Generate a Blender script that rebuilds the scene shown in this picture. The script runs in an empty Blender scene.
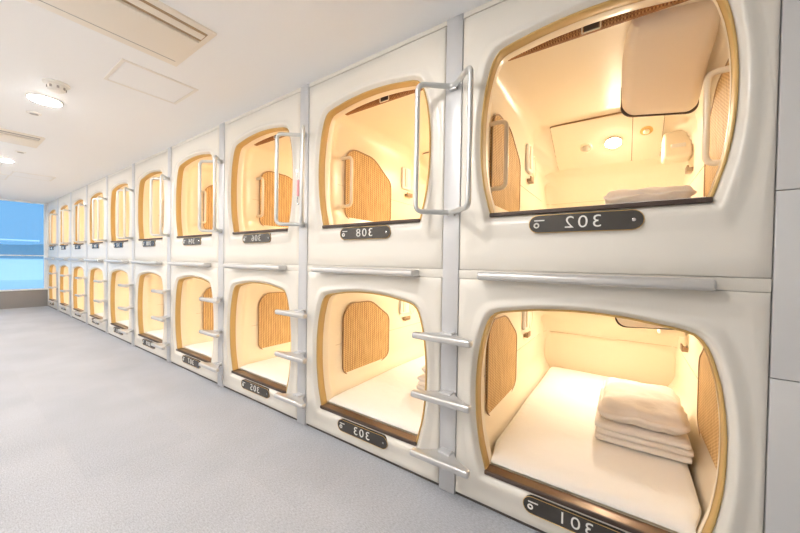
import bpy, bmesh, math, random
from mathutils import Vector, Matrix, noise
random.seed(7)
S = bpy.context.scene
COL = S.collection
PITCH, XC0, NB, H = 1.105, 0.550, 10, 2.30
LEFT_WALL, END_X, RIGHT_X, BACK_Y = -2.25, -9.945, 3.2, 2.15
UP_Z = 1.09          # base of the upper tier

# ------------------------------------------------------------------ materials
def newmat(name):
    m = bpy.data.materials.new(name); m.use_nodes = True
    nt = m.node_tree
    return m, nt, nt.nodes['Principled BSDF']
def mat(name, col, rough=.5, metal=0, spec=.5, coat=0, bump=None, vary=None, emit=None, trans=0, ior=1.5, sheen=0, sss=0):
    m, nt, b = newmat(name)
    b.inputs['Base Color'].default_value = (*col, 1)
    b.inputs['Roughness'].default_value = rough
    b.inputs['Metallic'].default_value = metal
    b.inputs['Specular IOR Level'].default_value = spec
    b.inputs['Coat Weight'].default_value = coat
    b.inputs['Coat Roughness'].default_value = .05
    b.inputs['Transmission Weight'].default_value = trans
    b.inputs['IOR'].default_value = ior
    b.inputs['Sheen Weight'].default_value = sheen
    if emit:
        b.inputs['Emission Color'].default_value = (*emit[0], 1)
        b.inputs['Emission Strength'].default_value = emit[1]
    tc = nt.nodes.new('ShaderNodeTexCoord')
    if vary:                                     # (scale, amount)
        n = nt.nodes.new('ShaderNodeTexNoise'); n.inputs['Scale'].default_value = vary[0]; n.inputs['Detail'].default_value = 4
        nt.links.new(tc.outputs['Object'], n.inputs['Vector'])
        r = nt.nodes.new('ShaderNodeMapRange'); r.inputs['To Min'].default_value = 1-vary[1]; r.inputs['To Max'].default_value = 1+vary[1]*.5
        nt.links.new(n.outputs['Fac'], r.inputs['Value'])
        mx = nt.nodes.new('ShaderNodeMix'); mx.data_type = 'RGBA'; mx.blend_type = 'MULTIPLY'; mx.inputs[0].default_value = 1
        mx.inputs[6].default_value = (*col, 1); nt.links.new(r.outputs[0], mx.inputs[7])
        nt.links.new(mx.outputs[2], b.inputs['Base Color'])
    if bump:                                     # (scale, strength, distance)
        n = nt.nodes.new('ShaderNodeTexNoise'); n.inputs['Scale'].default_value = bump[0]; n.inputs['Detail'].default_value = 3
        nt.links.new(tc.outputs['Object'], n.inputs['Vector'])
        bp = nt.nodes.new('ShaderNodeBump'); bp.inputs['Strength'].default_value = bump[1]; bp.inputs['Distance'].default_value = bump[2]
        nt.links.new(n.outputs['Fac'], bp.inputs['Height']); nt.links.new(bp.outputs[0], b.inputs['Normal'])
    return m

M = {}
M['shell'] = mat('white_gloss_shell', (.82, .782, .71), .30, spec=.5, coat=.3, vary=(1.5, .02))
M['liner'] = mat('cream_liner', (.92, .815, .645), .30, spec=.4, vary=(2, .03))
M['rim'] = mat('ochre_rim', (.60, .40, .15), .5, spec=.3)
M['sill'] = mat('bronze_sill', (.16, .095, .055), .28, metal=.55, spec=.6)
M['plate'] = mat('dark_plate', (.055, .048, .042), .22, spec=.6)
M['letter'] = mat('plate_lettering', (.80, .79, .75), .5)
M['steel'] = mat('satin_steel', (.63, .63, .625), .34, metal=.65, bump=(60, .02, .002))
M['alu'] = mat('painted_aluminium', (.63, .635, .65), .38, metal=.25, bump=(80, .02, .002))
M['tube'] = mat('silver_tube', (.64, .655, .645), .34, metal=.65)
M['cream_tube'] = mat('cream_grab_tube', (.80, .70, .56), .3, metal=.2)
M['ivory'] = mat('ivory_plastic', (.91, .81, .645), .35)
M['mesh'] = mat('speaker_mesh', (.60, .52, .40), .5, bump=(400, .3, .002))
M['tv'] = mat('beige_tv_housing', (.82, .71, .59), .45)
M['darkline'] = mat('dark_gasket', (.07, .045, .035), .5)
M['brownline'] = mat('brown_gasket', (.34, .20, .09), .5)
M['joint'] = mat('liner_joint', (.58, .46, .30), .5)
M['hook'] = mat('bronze_hook', (.34, .24, .15), .35, metal=.5)
M['brass'] = mat('brass_knob', (.62, .40, .14), .3, metal=.6)
M['linen'] = mat('white_linen', (.92, .905, .885), .85, spec=.2, bump=(9, .35, .02), sheen=.2)
M['quilt'] = mat('white_quilt', (.86, .82, .79), .85, spec=.2, bump=(14, .3, .015), sheen=.2)
M['wall'] = mat('white_wall_paint', (.88, .87, .85), .6, bump=(200, .03, .001), vary=(1, .02))
M['gpanel'] = mat('grey_white_panel', (.64, .64, .64), .14, spec=.5, coat=.4, vary=(2, .02))
M['ceil'] = mat('ceiling_paint', (.90, .915, .935), .65, bump=(150, .03, .001), vary=(.8, .02))
M['ac'] = mat('cream_ac_panel', (.84, .79, .71), .5)
M['acslot'] = mat('tan_ac_louver', (.40, .28, .17), .5)
M['acgrey'] = mat('grey_ac_groove', (.40, .38, .36), .5)
M['white'] = mat('white_plastic', (.84, .82, .78), .35)
M['dark'] = mat('dark_gap', (.10, .085, .075), .7)
M['sillwall'] = mat('grey_window_base', (.30, .285, .275), .7, bump=(120, .05, .002), vary=(2, .05))
M['frame'] = mat('white_window_frame', (.92, .94, .95), .35)
M['lamp'] = mat('downlight_lens', (1, .97, .92), .4, emit=((1.0, .965, .93), 108.0))
M['readlamp'] = mat('reading_lamp_lens', (1, .9, .7), .4, emit=((1.0, .86, .655), 285.0))
M['pink'] = mat('pink_tag', (.80, .36, .38), .4)
M['chrome'] = mat('chrome_wire', (.6, .6, .6), .15, metal=1)
M['snow'] = mat('pale_rooftop', (.80, .84, .88), .8, vary=(.3, .06))
M['hill'] = mat('blue_hill', (.26, .36, .43), .9, vary=(.05, .2))
M['bld'] = mat('pale_concrete', (.62, .66, .70), .7, vary=(.4, .05))
M['blddark'] = mat('blue_window_band', (.12, .20, .27), .2)
m, nt, b = newmat('tinted_glass')                 # blue tinted pane, thin
tr = nt.nodes.new('ShaderNodeBsdfTransparent'); tr.inputs[0].default_value = (.70, .86, .96, 1)
gl = nt.nodes.new('ShaderNodeBsdfGlossy'); gl.inputs['Roughness'].default_value = .02
fr = nt.nodes.new('ShaderNodeFresnel'); fr.inputs[0].default_value = 1.35
mx = nt.nodes.new('ShaderNodeMixShader')
nt.links.new(fr.outputs[0], mx.inputs[0]); nt.links.new(tr.outputs[0], mx.inputs[1]); nt.links.new(gl.outputs[0], mx.inputs[2])
nt.links.new(mx.outputs[0], nt.nodes['Material Output'].inputs[0]); nt.nodes.remove(b)
M['glass'] = m

def weave(name, ax, sc=1, c1=(.80, .57, .28), c2=(.43, .235, .085)):   # woven rattan: stripes along one axis, short strands across
    m, nt, b = newmat(name)
    b.inputs['Roughness'].default_value = .6; b.inputs['Specular IOR Level'].default_value = .25
    N, L = nt.nodes, nt.links
    tc = N.new('ShaderNodeTexCoord'); sp = N.new('ShaderNodeSeparateXYZ'); L.new(tc.outputs['Object'], sp.inputs[0])
    def mth(op, a, bb=None):
        n = N.new('ShaderNodeMath'); n.operation = op
        for i, v in enumerate((a, bb)):
            if v is None: continue
            if isinstance(v, (int, float)): n.inputs[i].default_value = v
            else: L.new(v, n.inputs[i])
        return n.outputs[0]
    u, v = sp.outputs[ax], sp.outputs[2]
    su = mth('SINE', mth('MULTIPLY', u, 2*math.pi/.030*sc))
    ph = mth('MULTIPLY', mth('FLOOR', mth('MULTIPLY', u, sc/.015)), math.pi)
    sv = mth('SINE', mth('ADD', mth('MULTIPLY', v, 2*math.pi/.018*sc), ph))
    hgt = mth('ADD', mth('MULTIPLY', su, .45), mth('MULTIPLY', sv, .55))
    nz = N.new('ShaderNodeTexNoise'); nz.inputs['Scale'].default_value = 90; nz.inputs['Detail'].default_value = 2
    mp = N.new('ShaderNodeMapping'); mp.inputs['Scale'].default_value = (1, 1, .12); L.new(tc.outputs['Object'], mp.inputs[0]); L.new(mp.outputs[0], nz.inputs['Vector'])
    f = mth('ADD', mth('MULTIPLY', hgt, .46), mth('MULTIPLY', nz.outputs['Fac'], .95))
    r = N.new('ShaderNodeValToRGB'); r.color_ramp.elements[0].position = .12; r.color_ramp.elements[1].position = .85
    r.color_ramp.elements[0].color = (*c2, 1); r.color_ramp.elements[1].color = (*c1, 1)
    L.new(f, r.inputs[0]); L.new(r.outputs[0], b.inputs['Base Color'])
    bp = N.new('ShaderNodeBump'); bp.inputs['Strength'].default_value = .5; bp.inputs['Distance'].default_value = .003
    L.new(hgt, bp.inputs['Height']); L.new(bp.outputs[0], b.inputs['Normal'])
    return m
M['rattan'] = weave('woven_rattan', 1, 1.15)
M['rattan_x'] = weave('woven_rattan_blind', 0, 2.6, (.52, .27, .11), (.20, .075, .03))

def carpet():
    m, nt, b = newmat('grey_loop_carpet')
    N, L = nt.nodes, nt.links
    b.inputs['Roughness'].default_value = .95; b.inputs['Specular IOR Level'].default_value = .1
    tc = N.new('ShaderNodeTexCoord')
    n1 = N.new('ShaderNodeTexNoise'); n1.inputs['Scale'].default_value = 170; n1.inputs['Detail'].default_value = 3; n1.inputs['Roughness'].default_value = .7
    mp = N.new('ShaderNodeMapping'); mp.inputs['Scale'].default_value = (.45, 1.2, 1)
    L.new(tc.outputs['Object'], mp.inputs[0]); L.new(mp.outputs[0], n1.inputs['Vector'])
    n2 = N.new('ShaderNodeTexNoise'); n2.inputs['Scale'].default_value = 2.2; n2.inputs['Detail'].default_value = 5
    L.new(tc.outputs['Object'], n2.inputs['Vector'])
    br = N.new('ShaderNodeTexBrick'); br.offset = 0; br.squash = 1; br.inputs['Scale'].default_value = 1
    br.inputs['Brick Width'].default_value = .5; br.inputs['Row Height'].default_value = .5; br.inputs['Mortar Size'].default_value = .002
    br.inputs['Color1'].default_value = (.455, .475, .52, 1); br.inputs['Color2'].default_value = (.475, .493, .535, 1); br.inputs['Mortar'].default_value = (.452, .471, .512, 1)
    L.new(tc.outputs['Object'], br.inputs['Vector'])
    def mr(src, a, c):
        r = N.new('ShaderNodeMapRange'); r.inputs['From Min'].default_value = .25; r.inputs['From Max'].default_value = .75
        r.inputs['To Min'].default_value = a; r.inputs['To Max'].default_value = c; L.new(src, r.inputs[0]); return r.outputs[0]
    def mul(a, c):
        x = N.new('ShaderNodeMix'); x.data_type = 'RGBA'; x.blend_type = 'MULTIPLY'; x.inputs[0].default_value = 1
        L.new(a, x.inputs[6]); L.new(c, x.inputs[7]); return x.outputs[2]
    c = mul(mul(br.outputs[0], mr(n1.outputs[0], .72, 1.26)), mr(n2.outputs[0], .93, 1.06))
    L.new(c, b.inputs['Base Color'])
    bp = N.new('ShaderNodeBump'); bp.inputs['Strength'].default_value = .35; bp.inputs['Distance'].default_value = .004
    L.new(n1.outputs[0], bp.inputs['Height']); L.new(bp.outputs[0], b.inputs['Normal'])
    return m
M['carpet'] = carpet()

# ------------------------------------------------------------------ mesh helpers
class MB:
    def __init__(s): s.bm = bmesh.new()
    def box(s, x0, x1, y0, y1, z0, z1, bev=0, seg=3, rot=None):
        t = bmesh.new(); bmesh.ops.create_cube(t, size=1)
        for v in t.verts: v.co = Vector(((x0+x1)/2+v.co.x*(x1-x0), (y0+y1)/2+v.co.y*(y1-y0), (z0+z1)/2+v.co.z*(z1-z0)))
        if bev: bmesh.ops.bevel(t, geom=list(t.edges), offset=bev, segments=seg, profile=.5, affect='EDGES')
        return s.add(t, rot)
    def add(s, t, mtx=None):
        if mtx is not None: bmesh.ops.transform(t, matrix=mtx, verts=t.verts)
        me = bpy.data.meshes.new('tmp'); t.to_mesh(me); t.free(); s.bm.from_mesh(me); bpy.data.meshes.remove(me); return s
    def loops(s, rings, closed=True, cap0=False, cap1=False):
        vs = [[s.bm.verts.new(p) for p in r] for r in rings]
        n = len(vs[0])
        for a, c in zip(vs, vs[1:]):
            for i in range(n if closed else n-1):
                j = (i+1) % n
                s.bm.faces.new((a[i], a[j], c[j], c[i]))
        if cap0: s.bm.faces.new(list(reversed(vs[0])))
        if cap1: s.bm.faces.new(vs[-1])
        return s
    def tube(s, path, r, closed=False, seg=12):
        P = [Vector(p) for p in path]; n = len(P); rings = []
        t0 = None
        for i in range(n):
            if closed: t = (P[(i+1) % n]-P[i-1]).normalized()
            else: t = (P[min(i+1, n-1)]-P[max(i-1, 0)]).normalized()
            if t0 is None:
                nn = t.orthogonal().normalized()
            else:
                q = t0.rotation_difference(t); nn = (q @ nn); nn = (nn-t*nn.dot(t)).normalized()
            bb = t.cross(nn); t0 = t
            rings.append([P[i]+(nn*math.cos(a)+bb*math.sin(a))*r for a in (2*math.pi*k/seg for k in range(seg))])
        if closed:                                  # close with best twist alignment
            k = min(range(seg), key=lambda k: (rings[0][k]-rings[-1][0]).length)
            rings.append([rings[0][(k+i) % seg].copy() for i in range(seg)])
            s.loops(rings); bmesh.ops.remove_doubles(s.bm, verts=s.bm.verts, dist=1e-6)
        else: s.loops(rings, cap0=True, cap1=True)
        return s
    def prism(s, pts, y0, y1, axis='y'):            # polygon pts in the plane across axis
        def mk(a, c, d):
            return {'y': (a, d, c), 'x': (d, a, c), 'z': (a, c, d)}[axis]
        lo = [s.bm.verts.new(mk(a, c, y0)) for a, c in pts]; hi = [s.bm.verts.new(mk(a, c, y1)) for a, c in pts]
        n = len(pts)
        s.bm.faces.new(lo); s.bm.faces.new(list(reversed(hi)))
        for i in range(n): s.bm.faces.new((lo[i], hi[i], hi[(i+1) % n], lo[(i+1) % n]))
        return s
    def lathe(s, prof, mtx=None, seg=32):           # prof [(r,z)]
        t = bmesh.new(); vs = []
        for r, z in prof: vs.append([t.verts.new((r*math.cos(2*math.pi*k/seg), r*math.sin(2*math.pi*k/seg), z)) for k in range(seg)])
        for a, c in zip(vs, vs[1:]):
            for i in range(seg): t.faces.new((a[i], a[(i+1) % seg], c[(i+1) % seg], c[i]))
        t.faces.new(vs[-1]); t.faces.new(list(reversed(vs[0])))
        return s.add(t, mtx)
    def build(s, name, m, parent=None, angle=35, loc=None, recalc=True):
        if recalc: bmesh.ops.recalc_face_normals(s.bm, faces=s.bm.faces)
        me = bpy.data.meshes.new(name); s.bm.to_mesh(me); s.bm.free()
        me.materials.append(M[m] if isinstance(m, str) else m)
        for p in me.polygons: p.use_smooth = True
        me.set_sharp_from_angle(angle=math.radians(angle))
        o = bpy.data.objects.new(name, me); COL.objects.link(o)
        if parent: o.parent = parent
        if loc: o.location = loc
        return o
def arc(cx, cz, r, a0, a1, n=6): return [(cx+r*math.cos(math.radians(a0+(a1-a0)*i/n)), cz+r*math.sin(math.radians(a0+(a1-a0)*i/n))) for i in range(n+1)]
def rrect(x0, x1, z0, z1, r, n=6): return arc(x1-r, z1-r, r, 0, 90, n)+arc(x0+r, z1-r, r, 90, 180, n)+arc(x0+r, z0+r, r, 180, 270, n)+arc(x1-r, z0+r, r, 270, 360, n)
def fillet(pts, r, closed=True, n=6):               # round the corners of a 3D / 2D polyline
    P = [Vector(p) for p in pts]; out = []; k = len(P)
    for i in range(k):
        if not closed and i in (0, k-1): out.append(P[i]); continue
        a, p, c = P[i-1], P[i], P[(i+1) % k]
        d1 = (a-p); d2 = (c-p); rr = min(r if not isinstance(r, (list, tuple)) else r[i], d1.length*.49, d2.length*.49)
        q1 = p+d1.normalized()*rr; q2 = p+d2.normalized()*rr
        for j in range(n+1):
            t = j/n; out.append(q1*(1-t)**2+p*2*t*(1-t)+q2*t*t)
    return out
def empty(name, loc, label=None, cat=None, group=None):
    o = bpy.data.objects.new(name, None); COL.objects.link(o); o.location = loc; o.empty_display_size = .1
    tag(o, label, cat, group); return o
def tag(o, label=None, cat=None, group=None, kind=None):
    if label: o['label'] = label
    if cat: o['category'] = cat
    if group: o['group'] = group
    if kind: o['kind'] = kind
    return o
def struct(o, label=None): o['kind'] = 'structure'; return o
def copy_tree(o, parent=None, keep=lambda n: True):
    c = o.copy(); COL.objects.link(c); c.parent = parent
    for ch in o.children:
        if keep(ch.name.split('.')[0]): copy_tree(ch, c, keep)
    return c

# ------------------------------------------------------------------ room shell
def plane_box(name, m, x0, x1, y0, y1, z0, z1, bev=0):
    return struct(MB().box(x0, x1, y0, y1, z0, z1, bev).build(name, m))
plane_box('floor', 'carpet', END_X-.15, RIGHT_X, LEFT_WALL, BACK_Y, -.10, 0)
plane_box('ceiling', 'ceil', END_X-.15, RIGHT_X, LEFT_WALL, BACK_Y, H, H+.10)
plane_box('wall_left', 'wall', END_X-.15, RIGHT_X, LEFT_WALL-.10, LEFT_WALL, -.1, H+.1)
plane_box('wall_back', 'wall', END_X-.15, RIGHT_X, BACK_Y, BACK_Y+.1, -.1, H+.1)
plane_box('wall_rear', 'wall', RIGHT_X, RIGHT_X+.1, LEFT_WALL-.1, BACK_Y+.1, -.1, H+.1)
plane_box('baseboard_left', 'sillwall', END_X, RIGHT_X, LEFT_WALL, LEFT_WALL+.012, 0, .07)
# grey panels past the last capsule, in three courses with thin joints
mb = MB()
SX = XC0+.502
for z0, z1 in ((.0, .790), (.793, 1.350), (1.353, 2.297)):
    mb.box(SX+.0035, RIGHT_X-.005, 0, .03, z0, z1, .0015, 2)
struct(mb.build('wall_right', 'gpanel'))
# end wall with the big window: base, piers, header and the window itself
WY0, WY1, WZ0, WZ1 = -2.10, -.045, .40, 2.285
mb = MB().box(END_X-.15, END_X, LEFT_WALL, BACK_Y, 0, WZ0-.03)
struct(mb.build('wall_end', 'sillwall'))
mb = MB().box(END_X-.15, END_X, .0, BACK_Y, WZ0-.03, H).box(END_X-.15, END_X, LEFT_WALL, WY0-.04, WZ0-.03, H)
mb.box(END_X-.15, END_X, LEFT_WALL, 0, WZ1+.008, H)
struct(mb.build('wall_far', 'wall'))
w = tag(bpy.data.objects.new('window_1', None), kind='structure'); COL.objects.link(w); w.location = (END_X-.06, 0, 0)
mb = MB()
for y0, y1, z0, z1 in ((WY0-.04, WY0+.0, WZ0-.03, WZ1), (WY1, .0, WZ0-.03, WZ1), (WY0, WY1, WZ1-.015, WZ1+.008)):
    mb.box(-.04, .05, y0, y1, z0, z1, .003, 2)
mb.build('window_frame', 'frame', w)
MB().box(-.05, .085, WY0-.04, .0, WZ0-.03, WZ0, .004, 2).build('window_sill', 'frame', w)
MB().box(-.02, .02, WY0, WY1, 1.115, 1.135, .003, 2).build('transom', 'frame', w)
MB().box(-.003, .003, WY0, WY1, WZ0, WZ1).build('pane', 'glass', w)

# strips between and above the tiers, dark recess at the foot of the facade
struct(MB().box(END_X, SX, .002, .02, 1.0475, 1.0885, .0012, 2).build('trim_1', 'shell'))
struct(MB().box(END_X, SX, .002, .02, 2.277, 2.30).build('trim_2', 'shell'))
struct(MB().box(END_X, SX, .012, .03, 0, .02).build('trim_3', 'dark'))

# ------------------------------------------------------------------ the sleeping capsule
HALF = [(0, .17), (.33, .17), (.358, .172), (.3685, .19), (.380, .235), (.396, .30), (.411, .41), (.4155, .53), (.412, .63), (.400, .73), (.384, .80),
        (.367, .852), (.345, .885), (.315, .901), (.24, .915), (.14, .929), (0, .936)]
def outline(dz, n=112):
    pts = HALF+[(-x, z) for x, z in reversed(HALF[1:-1])]
    # Catmull-Rom then resample by length
    k = len(pts); d = []
    for i in range(k):
        p0, p1, p2, p3 = (Vector(pts[j % k]) for j in (i-1, i, i+1, i+2))
        for j in range(12):
            t = j/12
            d.append(.5*((2*p1)+(p2-p0)*t+(2*p0-5*p1+4*p2-p3)*t*t+(3*p1-p0-3*p2+p3)*t**3))
    L = [0]
    for i in range(len(d)): L.append(L[-1]+(d[(i+1) % len(d)]-d[i]).length)
    out = []; j = 0
    for i in range(n):
        s = L[-1]*i/n
        while L[j+1] < s: j += 1
        f = (s-L[j])/(L[j+1]-L[j]); p = d[j % len(d)].lerp(d[(j+1) % len(d)], f); out.append(Vector((p.x, p.y+dz)))
    return out
def offset(O, r):
    n = len(O); res = []
    for i in range(n):
        t = (O[(i+1) % n]-O[i-1]).normalized(); res.append(O[i]+Vector((t.y, -t.x))*r)
    return res
SEC = [(0, .09), (.36, .09), (.416, .105), (.428, .19), (.455, .235), (.478, .30), (.481, .5), (.481, .86), (.462, .94), (.41, .985), (.30, .992), (0, .995)]
def section(dz, top=None, sx=1):
    pts = []
    for x, z in SEC+[(-x, z) for x, z in reversed(SEC[1:-1])]:
        if top is not None and z > .5: z = .5+(z-.5)*(top-.5)/.495 if top > .5 else top*z/.995
        elif top is not None and top <= .5: z = .09+(z-.09)*(top-.09)/.905
        pts.append(Vector((x*sx, z+dz)))
    return pts
def by_angle(poly, dirs, c):                        # point of the polygon along each direction from c
    out = []; n = len(poly)
    for d in dirs:
        best = None
        for i in range(n):
            a, bb = poly[i]-c, poly[(i+1) % n]-c; e = bb-a
            den = d.x*e.y-d.y*e.x
            if abs(den) < 1e-12: continue
            t = (a.x*e.y-a.y*e.x)/den; u = (a.x*d.y-a.y*d.x)/den
            if t > 0 and -1e-6 <= u <= 1+1e-6 and (best is None or t < best): best = t
        out.append(c+d*best)
    return out
PH = .5*PITCH-.0425; PR = .502                                  # half width of a front panel
SLOPE = math.atan2(.24, .44)                         # the console leans between back wall and ceiling

def make_capsule(upper):
    dz = .08 if upper else 0
    ptop = (2.274-UP_Z) if upper else 1.046
    pbot = 0 if upper else .018
    root = empty('sleeping_capsule', (XC0, 0, UP_Z if upper else 0))
    O = outline(dz); c = Vector((0, .53+dz)); n = len(O)
    D = [Vector((p.x*(.483/.4155), (.068 if not upper else .055)+dz+(p.y-dz-.17)*((.995 if not upper else 1.005)-.068)/.766)) for p in O]
    rect0 = [Vector(q) for q in ((-PH+.004, pbot+.004), (PR-.004, pbot+.004), (PR-.004, ptop-.004), (-PH+.004, ptop-.004))]
    rect = [Vector(q) for q in ((-PH, pbot), (PR, pbot), (PR, ptop), (-PH, ptop))]
    dirs = [(p-c).normalized() for p in D]
    R0, R1 = by_angle(rect0, dirs, c), by_angle(rect, dirs, c)
    for q0, q1 in zip(rect0, rect):
        i = min(range(n), key=lambda k: (R1[k]-q1).length); R0[i] = q0; R1[i] = q1
    P3 = lambda L, y: [(p.x, y, p.y) for p in L]
    mix = lambda A, B, t: [a.lerp(bb, t) for a, bb in zip(A, B)]
    B0 = offset(O, .005)
    rings = [P3(B0, .028), P3(B0, .016)]
    sm = lambda u: u*u*(3-2*u)                       # raised lip round the opening
    for t in (.03, .08, .14, .20, .27, .34, .42, .50, .60, .70, .80, .90, 1):
        y = .013-.0215*sm(t/.36) if t < .36 else -.0085*(1-sm((t-.36)/.64))
        rings.append(P3(mix(B0, D, t), y))
    rings += [P3(mix(D, R0, .06), 0), P3(mix(D, R0, .5), 0), P3(R0, 0), P3(R1, .004), P3(R1, .030)]
    MB().loops(rings).build('front_shell', 'shell', root, 50)
    MB().loops([P3(offset(O, .0058), .018), P3(offset(O, .0045), .0095), P3(offset(O, .001), .0080), P3(offset(O, -.002), .0095), P3(offset(O, -.003), .015),
                P3(offset(O, -.003), .058), P3(offset(O, .003), .062)]).build('rim_trim', 'rim', root, 60)
    # liner: opening outline flaring into a moulded box with a leaning console wall
    od = [(p-c).normalized() for p in O]
    S0 = by_angle(section(dz), od, c)
    Of = offset(O, -.004)
    rings = [P3(Of, .056), P3(mix(Of, S0, .03), .085), P3(mix(Of, S0, .12), .112), P3(mix(Of, S0, .16), .116), P3(mix(Of, S0, .55), .150), P3(mix(Of, S0, .85), .195), P3(mix(Of, S0, .97), .24), P3(S0, .29), P3(S0, .7), P3(S0, 1.12)]
    for y, top, sx in ((1.18, .985, 1), (1.24, .957, 1), (1.62, .75, .995), (1.70, .695, .99), (1.80, .56, .985), (1.835, .50, .98), (1.85, .48, .975)):
        rings.append(P3(by_angle(section(dz, top, sx), od, Vector((0, min(.53, top-.1)+dz))), y))
    MB().loops(rings, cap1=True).build('liner', 'liner', root, 40)
    zs = .505+dz
    MB().tube([(-.4795, .2, zs), (-.4795, 1.78, zs-.005), (-.45, 1.826, zs-.005), (.45, 1.826, zs-.005), (.4795, 1.78, zs-.005), (.4795, .2, zs)], .0016, seg=6).build('joint_seam', 'joint', root)
    # dark sill along the foot of the opening
    MB().prism([(p.x, p.y) for p in fillet([(-.366, .004), (.366, .004), (.363, .062), (-.363, .062)], [.008, .008, .004, .004])], .161+dz, .176+dz, 'z').build('sill', 'sill', root)
    MB().box(-.368, .368, -.002, .012, .159+dz, .1775+dz, .004, 3).build('sill_edge', 'darkline', root.children[-1])
    # number plate (its digits are added per capsule)
    zp = .115+dz
    g = MB().prism(arc(.157, zp, .0355, -90, 90, 10)+arc(-.157, zp, .0355, 90, 270, 10), -.001, .016, 'y').build('number_plate', 'plate', root, loc=(0, -.0105, 0))
    MB().tube([(x, -.001, z) for x, z in arc(.157, zp, .0355, -90, 90, 10)+arc(-.157, zp, .0355, 90, 270, 10)], .0014, True, 6).build('plate_edge', 'brass', g)
    mk = MB().tube([(-.163+.0085*math.cos(a), -.0022, zp-.006+.0085*math.sin(a)) for a in (2*math.pi*k/16 for k in range(16))], .0032, True, 6)
    mk.box(-.172, -.133, -.003, 0, zp+.012, zp+.0165); 
    mk.build('key_symbol', 'letter', g)
    MB().lathe([(.006, 0), (.006, .002), (.003, .003)], Matrix.Translation((.163, -.001, zp)) @ Matrix.Rotation(math.radians(90), 4, 'X'), 12).build('screw', 'chrome', g)
    # woven side panels
    poly = [(.308, .30), (.365, .250), (.74, .255), (.872, .30), (.872, .640), (.63, .795), (.385, .800), (.308, .725)]
    rad = [.03, .05, .05, .05, .05, .06, .05, .05]
    for s in (-1, 1):
        pl = [(p.x, p.y+dz) for p in fillet(poly, rad)]
        xs = s*.470
        wp = MB().prism(pl, xs, xs+s*.012, 'x').build('wicker_panel', 'rattan', root)
        wp['side'] = s
        MB().tube([(xs, y, z) for y, z in pl], .0045, True, 8).build('panel_border', 'brownline', wp)
    # rolled blind tucked under the ceiling behind the opening
    bz = .957+dz
    bl = MB()
    rr = []
    for x in (-.36, .36): rr.append([(x, .195+.032*math.cos(a), bz+.030+.030*math.sin(a)) for a in (2*math.pi*k/20 for k in range(20))])
    bl = bl.loops(rr, cap0=True, cap1=True).build('roller_blind', 'rattan_x', root)
    MB().box(-.028, .028, .158, .166, bz-.010, bz+.028, .002, 2).build('pull_tab', 'darkline', bl)
    MB().tube([tuple(p) for p in fillet([(-.034, .160, bz-.016), (.034, .160, bz-.016), (.034, .160, bz+.034), (-.034, .160, bz+.034)], .005)], .003, True, 6).build('tab_frame', 'ivory', bl)
    # console on the leaning wall
    base = Matrix.Translation((0, 1.62, .75+dz)) @ Matrix.Rotation(-SLOPE, 4, 'X')   # local -y runs up the slope, -z faces the bed
    def on_slope(y): return (1.62-y)/math.cos(SLOPE)
    cp = MB()
    v0, v1 = on_slope(1.60), on_slope(1.20)
    t = bmesh.new(); bmesh.ops.create_cube(t, size=1)
    cp.bm.free(); cp = MB()
    def slab(x0, x1, va, vb, d0, d1, r):
        q = MB().prism(rrect(x0, x1, -vb, -va, r), d0, d1, 'z'); bmesh.ops.transform(q.bm, matrix=base, verts=q.bm.verts); return q
    t.free()
    con = slab(-.345, .155, v0, v1, -.020, .004, .012).build('control_panel', 'ivory', root)
    slab(-.348, .327, v0-.003, v1+.003, -.0155, .003, .012).build('panel_gap', 'brownline', con)
    slab(.159, .324, v0, v1, -.020, .004, .010).build('knob_panel', 'ivory', con)
    def disc(x, y, prof, name, m, par): return MB().lathe(prof, base @ Matrix.Translation((x, -on_slope(y), -.020)) @ Matrix.Rotation(math.pi, 4, 'X')).build(name, m, par)
    disc(-.13, 1.42, [(.046, 0), (.046, .004), (.040, .007), (.036, .004)], 'speaker_ring', 'ivory', con)
    disc(-.13, 1.42, [(.030, 0), (.030, .006), (.024, .010), (.006, .011)], 'speaker', 'mesh', con)
    disc(.045, 1.41, [(.056, 0), (.056, .006), (.050, .010), (.047, .007)], 'lamp_ring', 'ivory', con)
    disc(.045, 1.41, [(.043, 0), (.043, .009), (.034, .016), (.012, .019)], 'reading_lamp', 'readlamp', con)
    kn = disc(.235, 1.36, [(.036, 0), (.036, .005), (.032, .006)], 'dial', 'brass', con)
    disc(.235, 1.36, [(.017, .005), (.016, .020), (.012, .022)], 'knob', 'ivory', con)
    if not upper: slab(-.235, -.095, on_slope(1.675), on_slope(1.60), -.010, .004, .02).build('panel_tab', 'ivory', con)
    # television housing hung under the ceiling on the right
    rg = []
    for y, zb, ins in ((.245, .958, .03), (.255, .943, .012), (.30, .931, .004), (.40, .908, 0), (.52, .874, 0), (.64, .828, 0), (.71, .795, 0), (.745, .780, .003), (.762, .777, .008)):
        xl = .102+.05*max(0, (.6-y)/.5)**1.5+ins; xr = .440-ins
        rg.append([(x, y+(x-.112)*.45*min(1, y/.7), z) for x, z in rrect(xl, xr, zb+dz+ins*.6, 1.02+dz, min(.055, (1.02-zb)*.42), 8)])
    tv = MB().loops(rg, cap0=True, cap1=True).build('television_housing', 'tv', root, 50)
    sc = MB().prism(rrect(.097, .443, .774+dz, .984+dz, .055, 8), .763, .771, 'y')
    for v in sc.bm.verts: v.co.y += (v.co.x-.112)*.45
    sc.build('screen', 'darkline', tv)
    # switch box on the right, near the back
    sb = MB().box(.325, .478, 1.34, 1.50, .66+dz, .835+dz, .022, 5).build('switch_box', 'ivory', root)
    MB().box(.365, .44, 1.334, 1.342, .725+dz, .75+dz, .003, 2).build('switch', 'white', sb)
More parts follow.
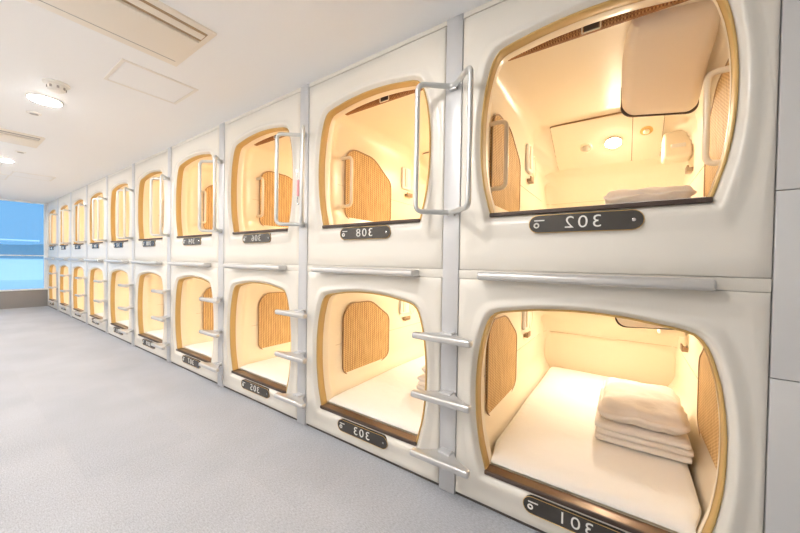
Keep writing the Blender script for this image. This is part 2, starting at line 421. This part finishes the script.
    # hooks and the handset holder
    for s, y in ((-1, 1.15), (1, 1.39)):
        h = MB().box(s*.478-.026, s*.478+.026, y-.045, y+.045, .565+dz, .590+dz, .006, 2)
        h.box(s*.455-.006, s*.455+.006, y-.045, y+.045, .565+dz, .605+dz, .004, 2)
        o = h.build('wall_hook', 'hook', root); o['side'] = s
    hd = MB().box(-.482, -.455, 1.04, 1.18, .632+dz, .83+dz, .012, 3).build('handset_holder', 'white', root)
    MB().box(-.458, -.445, 1.065, 1.11, .65+dz, .815+dz, .006, 3).build('handset', 'ivory', hd)
    MB().tube([(-.462, 1.24+.045*math.cos(a), .70+dz+.085*math.sin(a)) for a in (2*math.pi*k/28 for k in range(28))], .004, True, 6).build('oval_ring', 'ivory', hd)
    if upper:                                        # grab handles by the opening
        for s in (-1, 1):
            path = [(s*.486, .285, .35+dz), (s*.386, .285, .35+dz), (s*.386, .285, .70+dz), (s*.486, .285, .70+dz)]
            o = MB().tube([tuple(p) for p in fillet(path, .035, False)], .0115).build('grab_handle', 'cream_tube', root); o['side'] = s
    return root

def digits(txt, plate, zp):
    cu = bpy.data.curves.new('digits', 'FONT'); cu.body = txt; cu.size = .066; cu.align_x = 'CENTER'; cu.align_y = 'CENTER'; cu.extrude = .0012
    cu.space_character = 1.25; cu.offset = -.0004
    o = bpy.data.objects.new('digits_tmp', cu); COL.objects.link(o)
    dg = bpy.context.evaluated_depsgraph_get(); dg.update()
    me = bpy.data.meshes.new_from_object(o.evaluated_get(dg)); bpy.data.objects.remove(o); bpy.data.curves.remove(cu)
    for v in me.vertices: v.co = (-v.co.x*1.12+.004, -.0022-v.co.z, v.co.y+zp)      # mirrored, as the plates read in the photograph
    me.materials.clear(); me.materials.append(M['letter'])
    d = bpy.data.objects.new('digits', me); COL.objects.link(d); d.parent = plate
NTH = ['', 'second', 'third', 'fourth', 'fifth', 'sixth', 'seventh', 'eighth', 'ninth']
NUM_UP = ['302', '308', '306', '304', '310', '312', '314', '316', '318', '320']
NUM_LO = ['301', '303', '305', '307', '309', '311', '313', '315', '317', '319']
protoU, protoL = make_capsule(True), make_capsule(False)
RIGHT_ONLY = {'television_housing', 'switch_box'}
for upper, proto in ((True, protoU), (False, protoL)):
    tier = 'upper' if upper else 'lower'
    srcs = list(proto.children)
    for k in range(NB):
        if k == 0: root = proto
        else:
            root = proto.copy(); COL.objects.link(root)
            for ch in srcs:
                nm = ch.name.split('.')[0]
                if k > 0 and ch.get('side') == 1: continue
                if k > 0 and nm in RIGHT_ONLY: continue
                if k > 2 and nm in ('handset_holder', 'wall_hook', 'roller_blind'): continue
                if k > 4 and nm in ('wicker_panel', ): continue
                if k > 6 and nm == 'grab_handle': continue
                copy_tree(ch, root, lambda n_: n_ != 'digits')
        root.location.x = XC0-PITCH*k
        num = (NUM_UP if upper else NUM_LO)[k]
        if k == 0: lab = f'{tier} white sleeping capsule with mirrored number {num}, nearest the camera'
        elif k == 9: lab = f'{tier} lit sleeping capsule of the last column, beside the window'
        else: lab = f'{tier} lit white sleeping capsule in the {NTH[k]} column from the camera'+(f', plate mirrored {num}' if k == 1 else '')
        tag(root, lab, 'sleeping capsule', f'{tier} row of sleeping capsules')
    for o in proto.children:
        pass
for root in [o for o in list(COL.objects) if o.name.startswith('sleeping_capsule')]:
    k = round((XC0-root.location.x)/PITCH); up = root.location.z > .5
    pl = [c for c in root.children if c.name.startswith('number_plate')][0]
    digits((NUM_UP if up else NUM_LO)[k], pl, .115+(.08 if up else 0))
for o in COL.objects:
    if 'side' in o: del o['side']

# ------------------------------------------------------------------ bedding
def wrinkle(bm, amp, sc, seed):
    for v in bm.verts:
        n_ = noise.noise(v.co*sc+Vector((seed, 0, 0))); n2 = noise.noise(v.co*sc*2.7+Vector((0, seed, 0)))
        v.co += v.normal*(n_*amp+n2*amp*.45) if v.normal.length else Vector()
def soft_box(x0, x1, y0, y1, z0, z1, r, cuts=22, amp=.006, sc=6, seed=0, puff=0):
    t = bmesh.new(); bmesh.ops.create_cube(t, size=1)
    bmesh.ops.subdivide_edges(t, edges=list(t.edges), cuts=cuts, use_grid_fill=True)
    hx, hy, hz = (x1-x0)/2, (y1-y0)/2, (z1-z0)/2; c = Vector(((x0+x1)/2, (y0+y1)/2, (z0+z1)/2))
    for v in t.verts:
        p = v.co*2
        w = Vector((p.x*hx, p.y*hy, p.z*hz))
        q = Vector((max(-hx+r, min(hx-r, w.x)), max(-hy+r, min(hy-r, w.y)), max(-hz+min(r, hz*.999), min(hz-min(r, hz*.999), w.z))))
        d = w-q
        if d.length > 1e-9: w = q+d.normalized()*min(r, d.length)
        if puff:
            e = (1-abs(p.x)**2.6)*(1-abs(p.y)**2.6); w.z *= .30+.70*max(e, 0)**.45
        v.co = w+c
    t.normal_update(); wrinkle(t, amp, sc, seed); return t
def bed(root_x, z0, label):
    t = soft_box(-.404, .404, .066, 1.790, .108, .198, .028, 24, .0025, 3, root_x)
    for v in t.verts:                                # gentle crown and sheet folds, seated flat on the bed base
        if v.co.z > .15: v.co.z += .006*math.sin(v.co.x*7+v.co.y*2)*math.sin(v.co.y*5)
        f = max(0, min(1, (v.co.y-.11)/.16)); v.co.z = max(v.co.z, .182+(.108-.182)*f)
        hw = .362+.044*f-(.014 if v.co.z < .16 else 0)*f; v.co.x = max(-hw, min(hw, v.co.x))
    mb = MB(); mb.add(t); o = mb.build('mattress', 'linen', None, 80, (root_x, 0, z0)); tag(o, label, 'mattress', 'mattresses in the capsules'); return o
def linens(root_x, z0, where, layers=3, ph=.128):
    mb = MB()
    for i, (dx, dy) in list(enumerate(((0, 0), (.006, .008), (-.004, .012))))[:layers]:
        z = .207+i*.030
        t = soft_box(.025+dx, .415+dx, .545+dy, 1.13, z, z+.031, .0155, 18, .0035, 7, i*3.1+root_x)
        mb.add(t)
    tag(mb.build('folded_quilt', 'quilt', None, 80, (root_x, 0, z0)), f'white quilt folded in layers on the mattress, {where}', 'quilt', 'folded quilts')
    t = soft_box(.035, .410,   .565, 1.115, .197+.030*layers, .197+.030*layers+ph, .05, 26, .010, 7.5, root_x, puff=1)
    for v in t.verts:
        v.co.z += .016*noise.noise(Vector((v.co.x*5, v.co.y*11, root_x)))+.006*(1-2*abs(noise.noise(Vector((v.co.x*9+v.co.y*6, v.co.y*8-v.co.x*5, 3+root_x)))))
        v.co.z = max(v.co.z, .213+.030*layers)
    mb = MB(); mb.add(t); tag(mb.build('pillow', 'quilt', None, 80, (root_x, 0, z0)), f'white pillow lying on the folded quilt, {where}', 'pillow', 'pillows on quilts')
for k in range(7):
    bed(XC0-PITCH*k, 0, 'white mattress in the lower capsule '+('nearest the camera' if k == 0 else f'in the {NTH[k]} column from the camera'))
bed(XC0, UP_Z+.08, 'white mattress in the upper capsule nearest the camera')
linens(XC0, 0, 'in the nearest lower capsule')
linens(XC0, UP_Z+.08, 'in the nearest upper capsule', 2, .095)
linens(XC0-PITCH, 0, 'in the second lower capsule')

# ------------------------------------------------------------------ ladder posts, rails
def make_post():
    root = empty('ladder_post', (0, 0, 0))
    MB().box(-.046, .0385, -.004, .028, .002, H-.001, .002, 2).build('post', 'alu', root)
    for z in (.20, .487, .772):
        # flared tread: narrow at the post, sweeping out to the nosing
        L = []
        for i in range(9):
            t = i/8; L.append((.036+.108*t**1.7, -.004-.084*t))
        pts = L+[(-x, y) for x, y in reversed(L)]
        st = MB().prism(pts, z-.006, z+.008, 'z').build('step', 'steel', root)
        MB().box(-.152, .152, -.118, -.082, z-.020, z+.012, .0105, 4).build('nosing', 'steel', st)
        MB().box(-.030, .030, -.05, -.003, z-.016, z+.016, .003, 2).build('bracket', 'alu', st)
    zt, zb = 1.962, 1.362
    a = .133; y = -.122
    path = [(0, -.012, zt), (a, y, zt), (a, y, zb), (0, -.012, zb), (-a, y, zb), (-a, y, zt)]
    MB().tube([tuple(p) for p in fillet(path, [.03, .035, .035, .03, .035, .035], True, 7)], .0125, True, 14).build('loop_handle', 'tube', root)
    for z in (zt, zb):
        MB().box(-.02, .02, -.026, -.003, z-.018, z+.018, .005, 2).build('handle_mount', 'steel', root)
    return root
P0 = make_post()
for k in range(9):
    r = P0 if k == 0 else copy_tree(P0)
    r.location.x = XC0-PITCH*(k+.5)+.002
    lab = 'silver ladder post with steps and loop handle, nearest the camera' if k == 0 else ('silver ladder post with loop handle, nearest the window' if k == 8 else f'silver ladder post with loop handle, {NTH[k]} from the camera')
    tag(r, lab, 'ladder post', 'ladder posts between capsule columns')
def make_rail():
    prof = fillet([(0, .021), (-.058, .021), (-.070, .012), (-.070, -.008), (-.058, -.016), (0, -.013)], [.001, .01, .008, .008, .01, .001])
    rings = []
    for x, s in ((-.386, .55), (-.384, .85), (-.378, 1), (.378, 1), (.384, .85), (.386, .55)):
        rings.append([(x, -.03+(p.x+.03)*s, p.y*s) for p in prof])
    return MB().loops(rings, cap0=True, cap1=True).build('step_rail', 'steel', None, 30)
R0 = make_rail()
for k in range(10):
    r = R0 if k == 0 else R0.copy()
    if k: COL.objects.link(r)
    r.location = (XC0-PITCH*k-.012, .001, 1.062)
    lab = 'silver step rail under the upper capsule nearest the camera' if k == 0 else ('silver step rail under the upper capsule beside the window' if k == 9 else f'silver step rail under the upper capsule, {NTH[k]} from the camera')
    tag(r, lab, 'rail', 'step rails between the tiers')
# small pink tag on wire by the third upper capsule
kt = empty('key_tag', (-1.145, -.020, 1.605), 'small pink tag with wire hooks on the third upper capsule front', 'tag')
MB().box(-.007, .007, -.006, .006, -.05, .06, .003, 2).build('tag_body', 'pink', kt)
MB().tube([tuple(p) for p in fillet([(0, 0, .06), (-.012, 0, .10), (-.016, .0, .14)], .02, False)], .003, seg=8).build('wire_hook', 'chrome', kt)
MB().tube([tuple(p) for p in fillet([(0, 0, -.05), (-.012, 0, -.08), (0, 0, -.11), (.012, 0, -.10)], .02, False)], .003, seg=8).build('wire_loop', 'chrome', kt)

# ------------------------------------------------------------------ ceiling fittings
def ac_unit(x, y_end, L, W, label, slot='acslot', bw=.024):
    r = empty('air_conditioner', (x, y_end, H), label, 'air conditioner', 'ceiling air conditioners')
    # outer frame ring, dropped inner panel, grooves
    MB().box(-W/2, W/2, -L, 0, -.012, .004, .004, 2).build('frame', 'ac', r)
    MB().box(-W/2+.085, W/2-.125, -L+.03, -.03, -.026, -.010, .006, 2).build('inner_panel', 'ac', r)
    MB().box(-W/2+.062, -W/2+.080, -L+.03, -.03, -.0155, -.010).build('air_groove', 'acgrey', r)
    lv = MB().box(W/2-.120, W/2-.035, -L+.03, -.03, -.0155, -.010).build('louver', slot, r)
    MB().box(W/2-.074-bw, W/2-.074+bw, -L+.035, -.035, -.019, -.015, .0015, 2).build('louver_blade', 'ac', lv)
ac_unit(-1.335, -.585, 1.10, .50, 'large cream air conditioner in the ceiling nearest the camera')
ac_unit(-4.33, -.80, .90, .50, 'second cream air conditioner, on the ceiling behind the near downlight', 'acgrey', .008)
def hatch(x, y, w, l, label):
    r = empty('ceiling_hatch', (x, y, H), label, 'hatch', 'access hatches in the ceiling')
    fr = MB()
    for a in ((-w/2, w/2, -l/2, -l/2+.018), (-w/2, w/2, l/2-.018, l/2), (-w/2, -w/2+.018, -l/2+.018, l/2-.018), (w/2-.018, w/2, -l/2+.018, l/2-.018)):
        fr.box(*a, -.005, .003, .001, 1)
    fr.build('hatch_frame', 'white', r)
    MB().box(-w/2+.021, w/2-.021, -l/2+.021, l/2-.021, -.004, .003).build('hatch_door', 'ceil', r)
hatch(-1.97, -.585, .38, .42, 'thin framed access hatch beside the near air conditioner')
hatch(-6.55, -.60, .42, .42, 'small far access hatch in the ceiling towards the window')
hatch(-7.0, -1.05, .5, .5, 'leftmost far access hatch in the ceiling by the window')
DL = [(-2.93, -.955), (-5.64, -.955), (-8.35, -.955), (-.22, -.955)]+[(x, -1.85) for x in (-8.35, -7.0, -5.64, -4.3, -2.93, -1.6, -.22)]  # row along the left wall is added, unseen, to brighten the room
DN = ['round lit downlight nearest, beside the smoke detector', 'round lit downlight behind the second air conditioner', 'round lit downlight nearest the window', 'round lit downlight above the camera, outside the frame']+[f'added fill downlight by the left wall, {w_} from the window, outside the frame' for w_ in ('first', 'second', 'third', 'fourth', 'fifth', 'sixth', 'seventh')]
for (x, y), lab in zip(DL, DN):
    r = empty('downlight', (x, y, H), lab, 'downlight', 'ceiling downlights')
    MB().lathe([(.100, .002), (.100, -.004), (.092, -.008), (.085, -.004)], Matrix.Translation((0, 0, 0))).build('trim_ring', 'white', r)
    MB().lathe([(.084, -.003), (.082, -.011), (.05, -.018), (.02, -.020)]).build('lens', 'lamp', r)
sd = empty('smoke_detector', (-2.52, -.955, H), 'white smoke detector dome on the ceiling beside the lit downlight', 'smoke detector')
MB().lathe([(.068, .001), (.068, -.010), (.055, -.018)]).build('base', 'white', sd)
MB().lathe([(.047, -.017), (.044, -.045), (.034, -.054), (.01, -.056)]).build('sensor_dome', 'white', sd)
for k in range(8):
    mb = MB(); mb.add(MB().box(-.006, .006, -.003, .003, -.042, -.026).bm, Matrix.Rotation(2*math.pi*k/8, 4, 'Z') @ Matrix.Translation((0, .046, 0)))
    mb.build('sensor_vent', 'acgrey', sd)
for x, y, lab in ((-3.345, -.962, 'small round sprinkler rosette on the ceiling below the near downlight'), (-4.98, -.875, 'small round sprinkler rosette on the ceiling past the second air conditioner')):
    r = empty('ceiling_sprinkler', (x, y, H), lab, 'sprinkler', 'ceiling sprinklers')
    MB().lathe([(.045, .001), (.045, -.004), (.034, -.007)]).build('rosette', 'white', r)
    MB().lathe([(.026, -.004), (.026, -.009), (.006, -.010)]).build('sprinkler_head', 'acgrey', r)

# ------------------------------------------------------------------ outside the window
struct(MB().box(-300, END_X-1, -150, 150, -9, -8.0).build('ground', 'snow'))
h = MB()
ring = []
for i in range(60):
    y = -260+i*8; z = 7+6*noise.noise(Vector((y*.012, 3, 0)))+2*noise.noise(Vector((y*.06, 1, 0)))
    ring.append([(-240, y, -9), (-262, y, z*.8), (-275, y, z), (-300, y, -9)])
h.loops(ring, closed=False).build('distant_hills', 'hill')['kind'] = 'structure'
b1 = empty('office_building', (-58, -18, -8), 'pale flat roofed building seen through the end window', 'building')
MB().box(-8, 8, -14, 32, 0, 8.2, .05, 1).build('building_body', 'bld', b1)
MB().box(-8.3, 8.3, -14.3, 32.3, 8.2, 8.7, .05, 1).build('roof_slab', 'snow', b1)
MB().box(7.9, 8.06, -13, 31, 4.2, 6.4).build('window_band', 'blddark', b1)
lp = empty('lamp_mast', (-30, -.65, -8), 'white mast with crossbar standing outside the end window', 'mast')
MB().tube([(0, 0, 0), (0, 0, 10.4)], .07, seg=10).build('mast_pole', 'frame', lp)
MB().tube([(0, -6, 11.05-1.0), (0, 3, 11.05-1.0)], .06, seg=10).build('mast_crossbar', 'frame', lp)
t_ = empty('white_terrace', (-16.5, 0, -8), 'pale terrace with a low parapet just outside the window', 'terrace')
MB().box(-4.5, 5.5, -9, 9, 0, 8.05, .02, 1).build('terrace_slab', 'snow', t_)
MB().box(-4.5, -4.3, -9, 9, 8.05, 8.85, .02, 1).build('parapet', 'snow', t_)

# ------------------------------------------------------------------ sky, camera, view
wd = bpy.data.worlds.new('sky'); S.world = wd; wd.use_nodes = True
bg = wd.node_tree.nodes['Background']; bg.inputs[0].default_value = (.30, .49, .70, 1); bg.inputs[1].default_value = 1.0
sun = bpy.data.lights.new('sun', 'SUN'); sun.energy = 1.6; sun.angle = .1; sun.color = (1, .97, .92)
so = bpy.data.objects.new('sun', sun); COL.objects.link(so); so.rotation_euler = (0, math.radians(48), 0)

cam = bpy.data.cameras.new('camera'); cam.sensor_width = 36; cam.lens = 324.6/800*36; cam.clip_start = .02; cam.clip_end = 1000
co = bpy.data.objects.new('camera', cam); COL.objects.link(co); S.camera = co
rx, dn, fw = (Vector(v) for v in ((.81937947, .57303182, .01586887), (.02176756, -.00343939, -.99975714), (-.57283807, .8195259, -.01529167)))
mw = Matrix((rx, -dn, -fw)).transposed().to_4x4(); mw.translation = (.69600675, -1.43136826, 1.12282607)
co.matrix_world = mw
S.view_settings.view_transform = 'Standard'; S.view_settings.look = 'None'; S.view_settings.gamma = 1; S.view_settings.use_curve_mapping = False
S.view_settings.exposure = 0.56
S.cycles.use_denoising = True
S.cycles.max_bounces = 10; S.cycles.diffuse_bounces = 6; S.cycles.sample_clamp_indirect = 8
